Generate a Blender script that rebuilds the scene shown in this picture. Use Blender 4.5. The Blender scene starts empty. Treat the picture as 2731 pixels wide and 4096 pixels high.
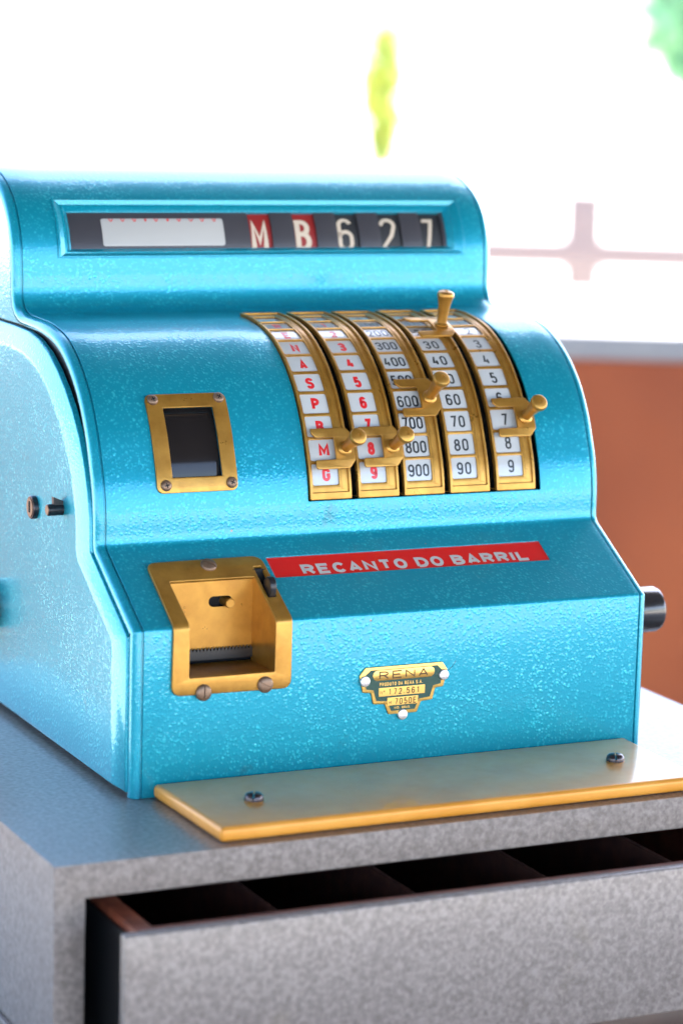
import bpy, bmesh, math, random
from mathutils import Vector, Matrix
R = math.radians
random.seed(7)
scene = bpy.context.scene
C = scene.collection
MM = 0.001

# ------------------------------------------------------------------ camera
cam_d = bpy.data.cameras.new('camera'); cam = bpy.data.objects.new('camera', cam_d); C.objects.link(cam)
right = Vector((0.90272236, -0.42934428, 0.02749244)); up = Vector((0.04907936, 0.16625644, 0.9848604)); fwd = Vector((0.42741498, 0.88770619, -0.17115534))
CAM = Vector((-0.60926772, -1.55467063, 0.48373389))
m = Matrix((( right.x, up.x, -fwd.x, CAM.x), (right.y, up.y, -fwd.y, CAM.y), (right.z, up.z, -fwd.z, CAM.z), (0, 0, 0, 1)))
cam.matrix_world = m
cam_d.sensor_fit = 'VERTICAL'; cam_d.sensor_height = 36; cam_d.lens = 92.47
cam_d.clip_start = 0.05; cam_d.clip_end = 20000
cam_d.dof.use_dof = True; cam_d.dof.aperture_fstop = 4.0
cam_d.dof.focus_distance = fwd.dot(Vector((0.19, 0.035, 0.15)) - CAM)
cam_d.dof.aperture_blades = 9
scene.camera = cam

# ------------------------------------------------------------------ light
SUN_EL, SUN_AZ = R(56), R(78)          # azimuth clockwise from +Y
w = bpy.data.worlds.new('World'); scene.world = w; w.use_nodes = True
nt = w.node_tree; bg = nt.nodes['Background']
sky = nt.nodes.new('ShaderNodeTexSky'); sky.sky_type = 'NISHITA'; sky.sun_disc = False
sky.sun_elevation = SUN_EL; sky.sun_rotation = SUN_AZ; sky.dust_density = 2.0; sky.air_density = 0.8; sky.ozone_density = 1.0
nt.links.new(sky.outputs[0], bg.inputs[0]); bg.inputs[1].default_value = 0.15
sd = bpy.data.lights.new('sun', 'SUN'); sd.energy = 4.5; sd.angle = R(0.5); sd.color = (1, 0.95, 0.88)
sun = bpy.data.objects.new('sun', sd); C.objects.link(sun)
sdir = Vector((math.sin(SUN_AZ) * math.cos(SUN_EL), math.cos(SUN_AZ) * math.cos(SUN_EL), math.sin(SUN_EL)))
sun.rotation_euler = sdir.to_track_quat('Z', 'Y').to_euler(); sun.location = sdir * 20
scene.view_settings.view_transform = 'Standard'; scene.view_settings.look = 'None'
scene.view_settings.exposure = 3.2; scene.view_settings.gamma = 1
scene.cycles.max_bounces = 8; scene.cycles.sample_clamp_indirect = 8

# ------------------------------------------------------------------ materials
def mat(name, base=(.5, .5, .5), metal=0.0, rough=.5, coat=0.0, coat_rough=.1, spec=.5):
    M = bpy.data.materials.new(name); M.use_nodes = True
    b = M.node_tree.nodes['Principled BSDF']
    b.inputs['Base Color'].default_value = (*base, 1); b.inputs['Metallic'].default_value = metal
    b.inputs['Roughness'].default_value = rough; b.inputs['Coat Weight'].default_value = coat
    b.inputs['Coat Roughness'].default_value = coat_rough; b.inputs['Specular IOR Level'].default_value = spec
    return M
def N(M, t, **kw):
    n = M.node_tree.nodes.new(t)
    for k, v in kw.items(): setattr(n, k, v)
    return n
def L(M, a, b): M.node_tree.links.new(a, b)
def bsdf(M): return M.node_tree.nodes['Principled BSDF']
def coords(M, warp=0.0, wscale=200):
    tc = N(M, 'ShaderNodeNewGeometry')
    if not warp: return tc.outputs['Position']
    no = N(M, 'ShaderNodeTexNoise'); no.inputs['Scale'].default_value = wscale; no.inputs['Detail'].default_value = 2
    L(M, tc.outputs['Position'], no.inputs['Vector'])
    sub = N(M, 'ShaderNodeVectorMath', operation='SUBTRACT'); L(M, no.outputs['Color'], sub.inputs[0]); sub.inputs[1].default_value = (.5, .5, .5)
    sc = N(M, 'ShaderNodeVectorMath', operation='SCALE'); L(M, sub.outputs[0], sc.inputs[0]); sc.inputs['Scale'].default_value = warp
    ad = N(M, 'ShaderNodeVectorMath', operation='ADD'); L(M, tc.outputs['Position'], ad.inputs[0]); L(M, sc.outputs[0], ad.inputs[1])
    return ad.outputs[0]
def ramp(M, src, stops):
    r = N(M, 'ShaderNodeValToRGB'); L(M, src, r.inputs[0]); e = r.color_ramp.elements
    while len(e) < len(stops): e.new(.5)
    for i, (p, c) in enumerate(stops): e[i].position = p; e[i].color = (*c, 1) if len(c) == 3 else c
    return r.outputs[0]
def noise(M, vec, scale, detail=3, rough=.5):
    n = N(M, 'ShaderNodeTexNoise'); n.inputs['Scale'].default_value = scale; n.inputs['Detail'].default_value = detail; n.inputs['Roughness'].default_value = rough
    L(M, vec, n.inputs['Vector']); return n.outputs['Fac']
def hammer(M, cell, depth, c0, c1, stain=None, patch=None, flake=0.0):
    """hammered lacquer: rounded droplets of paint, uneven in size, over a metallic ground"""
    v = coords(M, cell * .3, .35 / cell)
    vo = N(M, 'ShaderNodeTexVoronoi', feature='SMOOTH_F1'); vo.inputs['Scale'].default_value = 1 / cell; vo.inputs['Smoothness'].default_value = .35
    L(M, v, vo.inputs['Vector'])
    vo2 = N(M, 'ShaderNodeTexVoronoi', feature='F1'); vo2.inputs['Scale'].default_value = .52 / cell; L(M, v, vo2.inputs['Vector'])
    inv = N(M, 'ShaderNodeMapRange'); L(M, vo.outputs['Distance'], inv.inputs[0]); inv.inputs[1].default_value = .08; inv.inputs[2].default_value = .55; inv.inputs[3].default_value = 1; inv.inputs[4].default_value = 0; inv.interpolation_type = 'SMOOTHSTEP'
    inv2 = N(M, 'ShaderNodeMapRange'); L(M, vo2.outputs['Distance'], inv2.inputs[0]); inv2.inputs[1].default_value = .12; inv2.inputs[2].default_value = .36; inv2.inputs[3].default_value = 1; inv2.inputs[4].default_value = 0; inv2.interpolation_type = 'SMOOTHSTEP'
    add = N(M, 'ShaderNodeMath', operation='MULTIPLY_ADD'); L(M, inv2.outputs[0], add.inputs[0]); add.inputs[1].default_value = .9; L(M, inv.outputs[0], add.inputs[2])
    fine = noise(M, coords(M), 2600, 2)
    big = noise(M, coords(M), 28, 2)
    mm = N(M, 'ShaderNodeMapRange'); L(M, big, mm.inputs[0]); mm.inputs[1].default_value = .35; mm.inputs[2].default_value = .65; mm.inputs[3].default_value = .45; mm.inputs[4].default_value = 1
    mul = N(M, 'ShaderNodeMath', operation='MULTIPLY'); L(M, add.outputs[0], mul.inputs[0]); L(M, mm.outputs[0], mul.inputs[1])
    ad2 = N(M, 'ShaderNodeMath', operation='MULTIPLY_ADD'); L(M, fine, ad2.inputs[0]); ad2.inputs[1].default_value = .12; L(M, mul.outputs[0], ad2.inputs[2])
    bp = N(M, 'ShaderNodeBump'); bp.inputs['Strength'].default_value = 1; bp.inputs['Distance'].default_value = depth; L(M, ad2.outputs[0], bp.inputs['Height'])
    L(M, bp.outputs[0], bsdf(M).inputs['Normal']); L(M, bp.outputs[0], bsdf(M).inputs['Coat Normal'])
    mix = N(M, 'ShaderNodeMix', data_type='RGBA'); mix.inputs['A'].default_value = (*c0, 1); mix.inputs['B'].default_value = (*c1, 1)
    cl = N(M, 'ShaderNodeMapRange'); L(M, ad2.outputs[0], cl.inputs[0]); cl.inputs[1].default_value = .2; cl.inputs[2].default_value = 1.3
    L(M, cl.outputs[0], mix.inputs['Factor']); out = mix.outputs['Result']
    if stain:
        st = noise(M, coords(M, .004, 60), 22, 6, .68)
        f = ramp(M, st, [(0, (0, 0, 0)), (.655, (0, 0, 0)), (.74, (.55, .55, .55)), (1, (.8, .8, .8))])
        m2 = N(M, 'ShaderNodeMix', data_type='RGBA'); L(M, f, m2.inputs['Factor']); L(M, out, m2.inputs['A']); m2.inputs['B'].default_value = (*stain, 1); out = m2.outputs['Result']
        vs = N(M, 'ShaderNodeTexVoronoi', feature='F1'); vs.inputs['Scale'].default_value = 42; L(M, coords(M), vs.inputs['Vector'])
        f = ramp(M, vs.outputs['Distance'], [(0, (.9, .9, .9)), (.028, (.8, .8, .8)), (.04, (0, 0, 0)), (1, (0, 0, 0))])
        rn = N(M, 'ShaderNodeMath', operation='GREATER_THAN'); sp = N(M, 'ShaderNodeSeparateColor'); L(M, vs.outputs['Color'], sp.inputs[0]); L(M, sp.outputs[0], rn.inputs[0]); rn.inputs[1].default_value = .78
        mu = N(M, 'ShaderNodeMath', operation='MULTIPLY'); L(M, f, mu.inputs[0]); L(M, rn.outputs[0], mu.inputs[1])
        m3 = N(M, 'ShaderNodeMix', data_type='RGBA'); L(M, mu.outputs[0], m3.inputs['Factor']); L(M, out, m3.inputs['A']); m3.inputs['B'].default_value = (.28, .18, .14, 1); out = m3.outputs['Result']
    L(M, out, bsdf(M).inputs['Base Color'])
    return M
def finebump(M, scale, dist, rvar=None):
    bp = N(M, 'ShaderNodeBump'); bp.inputs['Distance'].default_value = dist; L(M, noise(M, coords(M), scale, 4, .6), bp.inputs['Height']); L(M, bp.outputs[0], bsdf(M).inputs['Normal'])
    if rvar:
        mr = N(M, 'ShaderNodeMapRange'); L(M, noise(M, coords(M), 45, 5, .65), mr.inputs[0]); mr.inputs[1].default_value = .3; mr.inputs[2].default_value = .7; mr.inputs[3].default_value = rvar[0]; mr.inputs[4].default_value = rvar[1]
        L(M, mr.outputs[0], bsdf(M).inputs['Roughness'])
    return M
def tint(M, scale, c0, c1, lo=.35, hi=.65, detail=5):
    L(M, ramp(M, noise(M, coords(M), scale, detail, .6), [(lo, c0), (hi, c1)]), bsdf(M).inputs['Base Color']); return M

BLUE = hammer(mat('blue_hammered_lacquer', metal=.38, rough=.36, coat=.6, coat_rough=.08, spec=.3), .0024, .00009, (.002, .27, .375), (.022, .43, .535), stain=(.02, .11, .14))
BLUE_SMOOTH = hammer(mat('blue_edge_lacquer', metal=.38, rough=.33, coat=.6, coat_rough=.08, spec=.3), .0018, .00005, (.002, .27, .375), (.015, .375, .48))
GREY = hammer(mat('silver_hammered_lacquer', metal=.25, rough=.42, coat=.2, coat_rough=.12), .0030, .00005, (.22, .2, .2), (.44, .41, .4))
def mottle(M):
    a = noise(M, coords(M, .003, 250), 300, 2, .45); c = ramp(M, a, [(.30, (.165, .138, .124)), (.5, (.22, .188, .170)), (.72, (.285, .248, .226))])
    st = noise(M, coords(M, .01, 40), 14, 5, .7); f = ramp(M, st, [(.60, (0, 0, 0)), (.78, (.6, .6, .6))])
    m2 = N(M, 'ShaderNodeMix', data_type='RGBA'); L(M, f, m2.inputs['Factor']); L(M, c, m2.inputs['A']); m2.inputs['B'].default_value = (.20, .165, .12, 1)
    L(M, m2.outputs['Result'], bsdf(M).inputs['Base Color'])
mottle(GREY)
BRASS = finebump(tint(mat('gold_paint', metal=.65, rough=.38, coat=.1), 70, (.36, .17, .026), (.48, .245, .042), .3, .6), 900, .00003, (.26, .40))
PLATE = finebump(tint(mat('lacquered_gold_plate', metal=.15, rough=.4, coat=.28, coat_rough=.07, spec=.25), 25, (.62, .255, .03), (.70, .31, .05)), 2500, .000004, (.34, .44))
BLACK = mat('black_paint', (.012, .012, .014), rough=.35)
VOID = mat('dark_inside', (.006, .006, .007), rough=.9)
BLACKGLOSS = finebump(mat('black_gloss', (.012, .012, .014), rough=.2, coat=.3), 60, .00008)
GLASSBLACK = mat('dark_window_glass', (.012, .010, .010), rough=.09, spec=.35)
DISP = finebump(mat('dark_grey_enamel', (.045, .043, .05), rough=.3), 400, .00001)
DRUM = mat('black_drum', (.018, .018, .02), rough=.45)
CARD = finebump(mat('white_enamel', (.46, .475, .475), rough=.16, coat=.5), 120, .00003)
PAPER = mat('cream_card', (.40, .39, .37), rough=.35)
RED = mat('red_print', (.62, .015, .02), rough=.35, coat=.3)
DARKRED = mat('red_drum_face', (.25, .012, .01), rough=.45)
SIGNRED = mat('red_enamel', (.62, .006, .006), rough=.28, coat=.4)
INK = mat('black_print', (.02, .025, .028), rough=.3)
CREAM = mat('cream_print', (.55, .45, .34), rough=.5)
SILVER = finebump(mat('silver_print', (.60, .61, .60), metal=.4, rough=.4), 900, .00002)
GREEN = mat('green_enamel', (.003, .05, .03), rough=.25, coat=.4)
GOLDLINE = finebump(mat('stamped_brass', (.72, .45, .12), metal=.85, rough=.3), 700, .00006)
BROWNLINE = mat('tarnished_groove', (.10, .05, .015), metal=.3, rough=.5)
STEEL = finebump(mat('aged_steel', (.20, .125, .08), metal=.55, rough=.42), 800, .00004)
ALU = finebump(mat('aluminium', (.62, .60, .60), metal=.8, rough=.42), 900, .00003)
DARKSTEEL = mat('dark_steel', (.09, .075, .08), metal=.85, rough=.3)
WOOD = finebump(tint(mat('red_brown_wood', rough=.45, coat=.15), 90, (.15, .035, .018), (.24, .065, .032)), 300, .00008)
DARKWOOD = finebump(tint(mat('dark_tray_wood', rough=.6), 90, (.035, .010, .006), (.06, .018, .010)), 300, .00008)  # tray wood in a darker tone, for the dividers
KNOBWOOD = mat('brown_bakelite', (.20, .075, .04), rough=.25, coat=.4)

# ------------------------------------------------------------------ things, parts
def empty(name, loc, label, cat, group=None):
    o = bpy.data.objects.new(name, None); C.objects.link(o); o.location = loc; o.empty_display_size = .05
    o['label'] = label; o['category'] = cat
    if group: o['group'] = group
    return o
def world_origin(o):
    p = Vector((0, 0, 0))
    while o: p += o.location; o = o.parent
    return p
def obj(name, bm, material, parent=None, label=None, angle=32, smooth=True, kind=None):
    """bmesh in world metres -> one object whose origin is at its own centre"""
    me = bpy.data.meshes.new(name)
    c = sum((v.co for v in bm.verts), Vector()) / max(1, len(bm.verts))
    for v in bm.verts: v.co -= c
    bmesh.ops.recalc_face_normals(bm, faces=bm.faces) if not getattr(bm, 'tag_keep', False) else None
    bm.to_mesh(me); bm.free()
    me.materials.append(material)
    if smooth:
        me.shade_smooth(); me.set_sharp_from_angle(angle=R(angle))
    o = bpy.data.objects.new(name, me); C.objects.link(o)
    if parent: o.parent = parent; o.location = c - world_origin(parent)
    else: o.location = c
    if label: o['label'] = label
    if kind: o['kind'] = kind
    return o
def box_bm(x0, x1, y0, y1, z0, z1, bevel=0, seg=2, bm=None):
    b = bmesh.new()
    bmesh.ops.create_cube(b, size=1)
    for v in b.verts: v.co = Vector(((x0 + x1) / 2 + v.co.x * (x1 - x0), (y0 + y1) / 2 + v.co.y * (y1 - y0), (z0 + z1) / 2 + v.co.z * (z1 - z0))) * MM
    if bevel: bmesh.ops.bevel(b, geom=b.edges[:] , offset=bevel * MM, segments=seg, affect='EDGES', profile=.5)
    if bm is not None: return join(bm, b)
    return b
def join(a, b):
    me = bpy.data.meshes.new('tmp'); b.to_mesh(me); b.free(); a.from_mesh(me); bpy.data.meshes.remove(me); return a
def lathe_bm(prof, n=32, mat4=None):
    """prof: (radius, height) pairs in mm, closed on the axis when radius is 0"""
    b = bmesh.new(); rings = []
    for r, h in prof:
        if r < 1e-6: rings.append([b.verts.new((0, 0, h * MM))])
        else: rings.append([b.verts.new((r * math.cos(2 * math.pi * i / n) * MM, r * math.sin(2 * math.pi * i / n) * MM, h * MM)) for i in range(n)])
    for A, B in zip(rings, rings[1:]):
        for i in range(n):
            j = (i + 1) % n
            if len(A) == 1: b.faces.new((A[0], B[i], B[j]))
            elif len(B) == 1: b.faces.new((A[i], A[j], B[0]))
            else: b.faces.new((A[i], A[j], B[j], B[i]))
    if mat4: b.transform(mat4)
    return b
def axis_mat(p, nrm, tang=None):
    z = Vector(nrm).normalized(); x = Vector(tang) if tang else (Vector((1, 0, 0)) if abs(z.x) < .9 else Vector((0, 1, 0))); x = (x - z * x.dot(z)).normalized(); y = z.cross(x)
    return Matrix(((x.x, y.x, z.x, p[0]), (x.y, y.y, z.y, p[1]), (x.z, y.z, z.z, p[2]), (0, 0, 0, 1)))

# ------------------------------------------------------------------ section of the register (y, z in mm, seen from the side)
def catmull(pts, n=6):
    P = [Vector(p) for p in pts]; P = [2 * P[0] - P[1]] + P + [2 * P[-1] - P[-2]]; out = []
    for i in range(1, len(P) - 2):
        p0, p1, p2, p3 = P[i - 1:i + 3]
        d = lambda a, b: max(1e-6, (b - a).length ** .5)
        t0 = 0; t1 = d(p0, p1); t2 = t1 + d(p1, p2); t3 = t2 + d(p2, p3)
        for k in range(n):
            t = t1 + (t2 - t1) * k / n
            A1 = (t1 - t) / (t1 - t0) * p0 + (t - t0) / (t1 - t0) * p1; A2 = (t2 - t) / (t2 - t1) * p1 + (t - t1) / (t2 - t1) * p2; A3 = (t3 - t) / (t3 - t2) * p2 + (t - t2) / (t3 - t2) * p3
            B1 = (t2 - t) / (t2 - t0) * A1 + (t - t0) / (t2 - t0) * A2; B2 = (t3 - t) / (t3 - t1) * A2 + (t - t1) / (t3 - t1) * A3
            out.append((t2 - t) / (t2 - t1) * B1 + (t - t1) / (t2 - t1) * B2)
    out.append(P[-2]); return out
ARC = [(71.5, 160), (72, 178), (75, 195), (80.5, 211), (89.5, 232), (104, 254), (125, 273.5), (150, 287), (181, 293.5), (216, 295), (233, 296), (243, 300.5), (247, 309), (247.5, 322), (250, 344), (258.5, 364), (273, 379.5), (297, 391.5), (330, 397), (370, 398)]
def fillet(a, p, b, r, n=4):
    a, p, b = Vector(a), Vector(p), Vector(b); u = (a - p).normalized(); v = (b - p).normalized()
    s, e = p + u * r, p + v * r
    return [(s * (1 - t) ** 2 + p * 2 * t * (1 - t) + e * t * t) for t in [i / n for i in range(n + 1)]]
F = [Vector((0, 0))] + fillet((0, 0), (0, 113), (71, 155), 2.2) + fillet((0, 113), (71, 155), (71.5, 160), 2.5) + catmull(ARC) + fillet((370, 398), (402, 398), (402, 380), 8) + [Vector((402, 0))]
SL = [0]
for a, b in zip(F, F[1:]): SL.append(SL[-1] + (b - a).length)
SEND = SL[-1]
segn = [Vector((-(b - a).y, (b - a).x)).normalized() for a, b in zip(F, F[1:])]
NV = []
for i in range(len(F)):
    if i == 0: NV.append(segn[0].copy())
    elif i == len(F) - 1: NV.append(segn[-1].copy())
    else:
        h = (segn[i - 1] + segn[i]).normalized(); NV.append(h / max(.4, h.dot(segn[i])))
def fs(s):
    if s <= 0: return F[0] + Vector((0, s)), NV[0]
    for i in range(len(SL) - 1):
        if s <= SL[i + 1] + 1e-9:
            t = (s - SL[i]) / (SL[i + 1] - SL[i]); return F[i].lerp(F[i + 1], t), NV[i].lerp(NV[i + 1], t)
    return F[-1], NV[-1]
def P3(x, s, off=0):
    p, n = fs(s); q = p + n * off
    return Vector((x, q.x, q.y)) * MM
def N3(s):
    _, n = fs(s); return Vector((0, n.x, n.y)).normalized()
def T3(s):
    n = N3(s); return Vector((0, n.z * -1, n.y)) * -1 if False else Vector((0, -n.z, n.y)) * -1
def wrap(bm, off=0, cuts=True, flat=None):
    """bend a flat (x, s, height) mesh in mm onto the section"""
    if cuts:
        lo = min(v.co.y for v in bm.verts); hi = max(v.co.y for v in bm.verts)
        for s in SL:
            if lo + .02 < s < hi - .02:
                bmesh.ops.bisect_plane(bm, geom=bm.verts[:] + bm.edges[:] + bm.faces[:], plane_co=(0, s, 0), plane_no=(0, 1, 0), dist=1e-4)
    for v in bm.verts: v.co = P3(v.co.x, v.co.y, v.co.z + off)
    return bm
def rrect(x0, x1, y0, y1, r=0, n=5):
    if r <= 0: return [(x0, y0), (x1, y0), (x1, y1), (x0, y1)]
    out = []
    for cx, cy, a in ((x1 - r, y0 + r, -90), (x1 - r, y1 - r, 0), (x0 + r, y1 - r, 90), (x0 + r, y0 + r, 180)):
        for k in range(n + 1):
            t = R(a + 90 * k / n); out.append((cx + r * math.cos(t), cy + r * math.sin(t)))
    return out
def rpoly(pts, r, n=4):
    out = []
    for i, p in enumerate(pts):
        rr = r[i] if isinstance(r, (list, tuple)) else r
        if rr <= 0: out.append(tuple(p)); continue
        out += [tuple(q) for q in fillet(pts[i - 1], p, pts[(i + 1) % len(pts)], rr, n)]
    return out
def flat(outer, holes=(), thick=1.0, bevel=0.0, res=1):
    """filled outline with holes, z from -thick to 0, in mm"""
    cu = bpy.data.curves.new('tmp', 'CURVE'); cu.dimensions = '2D'; cu.fill_mode = 'BOTH'
    for loop in [outer] + list(holes):
        sp = cu.splines.new('POLY'); sp.points.add(len(loop) - 1); sp.use_cyclic_u = True
        for p, q in zip(sp.points, loop): p.co = (q[0], q[1], 0, 1)
    cu.extrude = max(0, thick / 2 - bevel); cu.bevel_depth = bevel; cu.bevel_resolution = res; cu.offset = -bevel
    o = bpy.data.objects.new('tmp', cu); C.objects.link(o)
    dg = bpy.context.evaluated_depsgraph_get(); dg.update(); me = bpy.data.meshes.new_from_object(o.evaluated_get(dg)); bpy.data.objects.remove(o); bpy.data.curves.remove(cu)
    b = bmesh.new(); b.from_mesh(me); bpy.data.meshes.remove(me)
    bmesh.ops.remove_doubles(b, verts=b.verts, dist=1e-4)
    for v in b.verts: v.co.z -= thick / 2
    return b
def sheet(x0, x1, s0, s1, off):
    b = bmesh.new(); vs = [b.verts.new((x, s, 0)) for x, s in ((x0, s0), (x1, s0), (x1, s1), (x0, s1))]; b.faces.new(vs)
    return wrap(b, off)

# ------------------------------------------------------------------ stroke lettering
def glyph(ch, w, h, t):
    q = .5 * (w - t) / (h - t)
    def arc(cx, cy, rx, ry, a0, a1, n=8): return [(cx + rx * math.cos(R(a0 + (a1 - a0) * k / n)), cy + ry * math.sin(R(a0 + (a1 - a0) * k / n))) for k in range(n + 1)]
    q2 = min(q, .25)
    G = {
     '0': [(arc(.5, 1 - q, .5, q, 0, 180) + arc(.5, q, .5, q, 180, 360), 1)],
     'O': [(arc(.5, 1 - min(q, .5), .5, min(q, .5), 0, 180) + arc(.5, min(q, .5), .5, min(q, .5), 180, 360), 1)],
     '1': [([(.1, .78), (.55, 1), (.55, 0)], 0)],
     '2': [(arc(.5, 1 - q, .5, q, 180, -20) + [(.75, .45), (0, 0), (1, 0)], 0)],
     '3': [(arc(.5, 1 - q2, .5, q2, 175, -60) + [(.45, .53)] + arc(.5, .5 - q2, .5, q2, 75, 0) + arc(.5, q2, .5, q2, 0, -175), 0)],
     '4': [([(.42, 1), (0, .27), (1, .27)], 0), ([(.74, .52), (.74, 0)], 0)],
     '5': [([(.92, 1), (.1, 1), (.06, .55)] + arc(.5, .6 - q2, .5, q2, 130, 0) + arc(.5, q2, .5, q2, 0, -175), 0)],
     '6': [(arc(.5, 1 - q2, .48, q2, 15, 180) + arc(.5, q2, .5, q2, 180, 360) + arc(.5, .58 - q2, .5, q2, 0, 175), 0)],
     '7': [([(0, 1), (1, 1), (.88, .8), (.42, 0)], 0)],
     '8': [(arc(.5, 1 - q2, .44, q2 * .9, 0, 180) + arc(.5, .53 + q2 * .9, .44, q2 * .9, 180, 360), 1), (arc(.5, .53 - q2, .5, q2, 0, 180) + arc(.5, q2, .5, q2, 180, 360), 1)],
     'M': [([(0, 0), (0, 1), (.5, .3), (1, 1), (1, 0)], 0)], 'N': [([(0, 0), (0, 1), (1, 0), (1, 1)], 0)],
     'A': [([(0, 0), (.5, 1), (1, 0)], 0), ([(.17, .27), (.83, .27)], 0)], 'E': [([(1, 1), (0, 1), (0, 0), (1, 0)], 0), ([(0, .52), (.85, .52)], 0)],
     'P': [([(0, 0), (0, 1)] + arc(.45, .74, .55, .26, 90, -90, 8) + [(0, .48)], 0)],
     'R': [([(0, 0), (0, 1)] + arc(.45, .74, .52, .26, 90, -90, 8) + [(0, .48)], 0), ([(.5, .48), (1, 0)], 0)],
     'B': [([(0, 0), (0, 1)] + arc(.45, .77, .47, .23, 90, -90, 6) + [(0, .54)], 0), ([(0, .54)] + arc(.45, .27, .55, .27, 90, -90, 8) + [(0, 0)], 0)],
     'S': [(arc(.5, 1 - q2, .5, q2, 10, 180) + arc(.5, .53 + q2 * .8, .5, q2 * .8, 180, 250, 4) + arc(.5, .5 - q2 * .8, .5, q2 * .8, 70, 0, 4) + arc(.5, q2, .5, q2, 0, -170), 0)],
     'G': [(arc(.5, 1 - q, .5, q, 0, 180) + arc(.5, q, .5, q, 180, 360) + [(1, .45), (.55, .45)], 0)],
     'C': [(arc(.5, 1 - min(q, .5), .5, min(q, .5), 35, 180) + arc(.5, min(q, .5), .5, min(q, .5), 180, 325), 0)],
     'T': [([(0, 1), (1, 1)], 0), ([(.5, 1), (.5, 0)], 0)], 'I': [([(.5, 0), (.5, 1)], 0)], 'L': [([(0, 1), (0, 0), (1, 0)], 0)],
     'D': [([(0, 0), (0, 1), (.35, 1)] + arc(.35, .5, .65, .5, 90, -90, 10) + [(0, 0)], 0)], 'U': [([(0, 1)] + arc(.5, q, .5, q, 180, 360) + [(1, 1)], 0)],
     '.': [([(.3, -.02), (.3, .1)], 0)], 'o': [(arc(.5, .8, .35, .2, 0, 360, 10), 1)], '-': [([(0, .1), (1, .1)], 0)],
    }
    if ch == '9': return [([(1 - u, 1 - v) for u, v in pts], c) for pts, c in G['6']]
    return G.get(ch, [])
def ribbon(b, pts, t, closed, z):
    pts = [Vector(p) for p in pts]; q = [pts[0]]
    for p in pts[1:]:
        if (p - q[-1]).length > t * .03: q.append(p)
    if closed and (q[0] - q[-1]).length < t * .2: q.pop()
    pts = q; n = len(pts)
    if n < 2: return
    Lf, Rt = [], []
    for i in range(n):
        a = pts[i - 1] if (i or closed) else None; c = pts[(i + 1) % n] if (i < n - 1 or closed) else None; p = pts[i]
        d0 = (p - a).normalized() if a is not None else (c - p).normalized(); d1 = (c - p).normalized() if c is not None else d0
        n0 = Vector((-d0.y, d0.x)); n1 = Vector((-d1.y, d1.x)); m_ = n0 + n1
        m_ = n0 if m_.length < 1e-3 else m_.normalized(); k = min(1.8, 1 / max(.3, m_.dot(n0)))
        Lf.append(b.verts.new((*(p + m_ * t / 2 * k), z))); Rt.append(b.verts.new((*(p - m_ * t / 2 * k), z)))
    for i in range(n if closed else n - 1):
        j = (i + 1) % n
        try: b.faces.new((Rt[i], Rt[j], Lf[j], Lf[i]))
        except ValueError: pass
def text_bm(txt, x0, y0, w, h, t, gap, z=0, space=None):
    b = bmesh.new(); x = x0; k = 0
    for ch in txt:
        if ch == ' ': x += (space or w * .6); continue
        cw = w * .32 if ch in 'I1' and ch == 'I' else (w * .35 if ch == '.' else (w * 1.12 if ch == 'M' else w))
        if ch == 'I': cw = t
        for st, cl in glyph(ch, cw, h, t):
            sx = max(0.0001, cw - t); pts = [(x + t / 2 + u * sx, y0 + t / 2 + v * (h - t)) for u, v in st]
            ribbon(b, pts, t, cl, z + .012 * (k % 5)); k += 1
        x += cw + gap
    return b, x

# ================================================================== THE REGISTER
reg = empty('cash_register', (.19, .20, 0), 'antique turquoise hammered metal cash register with brass number dials, on the grey drawer cabinet', 'cash register')
XL, XR = 0, 375
OPEN = (148.6, 332.6, 218.6, 411)
DISPO = (27, 358, 488, 533)
LAB = (109, 322.5, 154.6, 175.6)
WIN = (47.5, 85.2, 238.3, 288.7)
cover = flat([(XL, 0), (XR, 0), (XR, SEND), (XL, SEND)],
             [rrect(OPEN[0], OPEN[1], OPEN[2], OPEN[3], .6, 2), rrect(*DISPO), rrect(*LAB), rrect(*WIN), rrect(29.5, 103, 78, 166)], 1.6, .35, 2)
obj('front_cover', wrap(cover), BLUE, reg, angle=38)
# rounded end rims with the groove beside the cover
def rim(sign, name):
    b = bmesh.new(); rows = []
    cross = [(0, -1.6), (.3, -1.7), (1.1, -1.7), (1.3, -.5)]
    for k in range(9):
        t = R(90 * k / 8); cross.append((1.6 + 5.7 * math.sin(t), -.2 - 5.3 * (1 - math.cos(t))))
    cross += [(7.3, -7.0), (3.0, -7.2), (3.0, -12)]
    for s in SL:
        rows.append([b.verts.new(P3((XL - dx) if sign < 0 else (XR + dx), s, o)) for dx, o in cross])
    for A, B in zip(rows, rows[1:]):
        for i in range(len(cross) - 1): b.faces.new((A[i], A[i + 1], B[i + 1], B[i]))
    return obj(name, b, BLUE_SMOOTH, reg, angle=50)
rim(-1, 'side_rim'); rim(1, 'side_rim')
def side_poly(x, off, s0=None, zlow=0):
    pts = []
    ss = [s for s in SL if (s0 is None or s >= s0)]
    if s0 is not None: ss = [s0] + ss
    for s in ss:
        p = P3(x, s, -off); pts.append((p.x, p.y, max(p.z, zlow * MM)))
    return pts
def poly_plate(pts, thick):
    """upright plate from (x, y, z) outline points that share one x"""
    x0 = pts[0][0]; lp = []
    for p in pts:
        q = (p[1] * 1000, p[2] * 1000)
        if not lp or math.dist(q, lp[-1]) > .3: lp.append(q)
    b = flat(lp, [], abs(thick), 0)
    for v in b.verts: v.co = Vector((x0 - v.co.z * MM * (1 if thick > 0 else -1), v.co.x * MM, v.co.y * MM))
    return b
obj('inner_side_wall', poly_plate(side_poly(-3.2, 7), 1.0), BLACK, reg)
obj('inner_side_wall', poly_plate(side_poly(378.2, 7), -1.0), BLACK, reg)
s_hi = min((s for s in SL if fs(s)[0].x > 186), key=lambda s: s)
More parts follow.
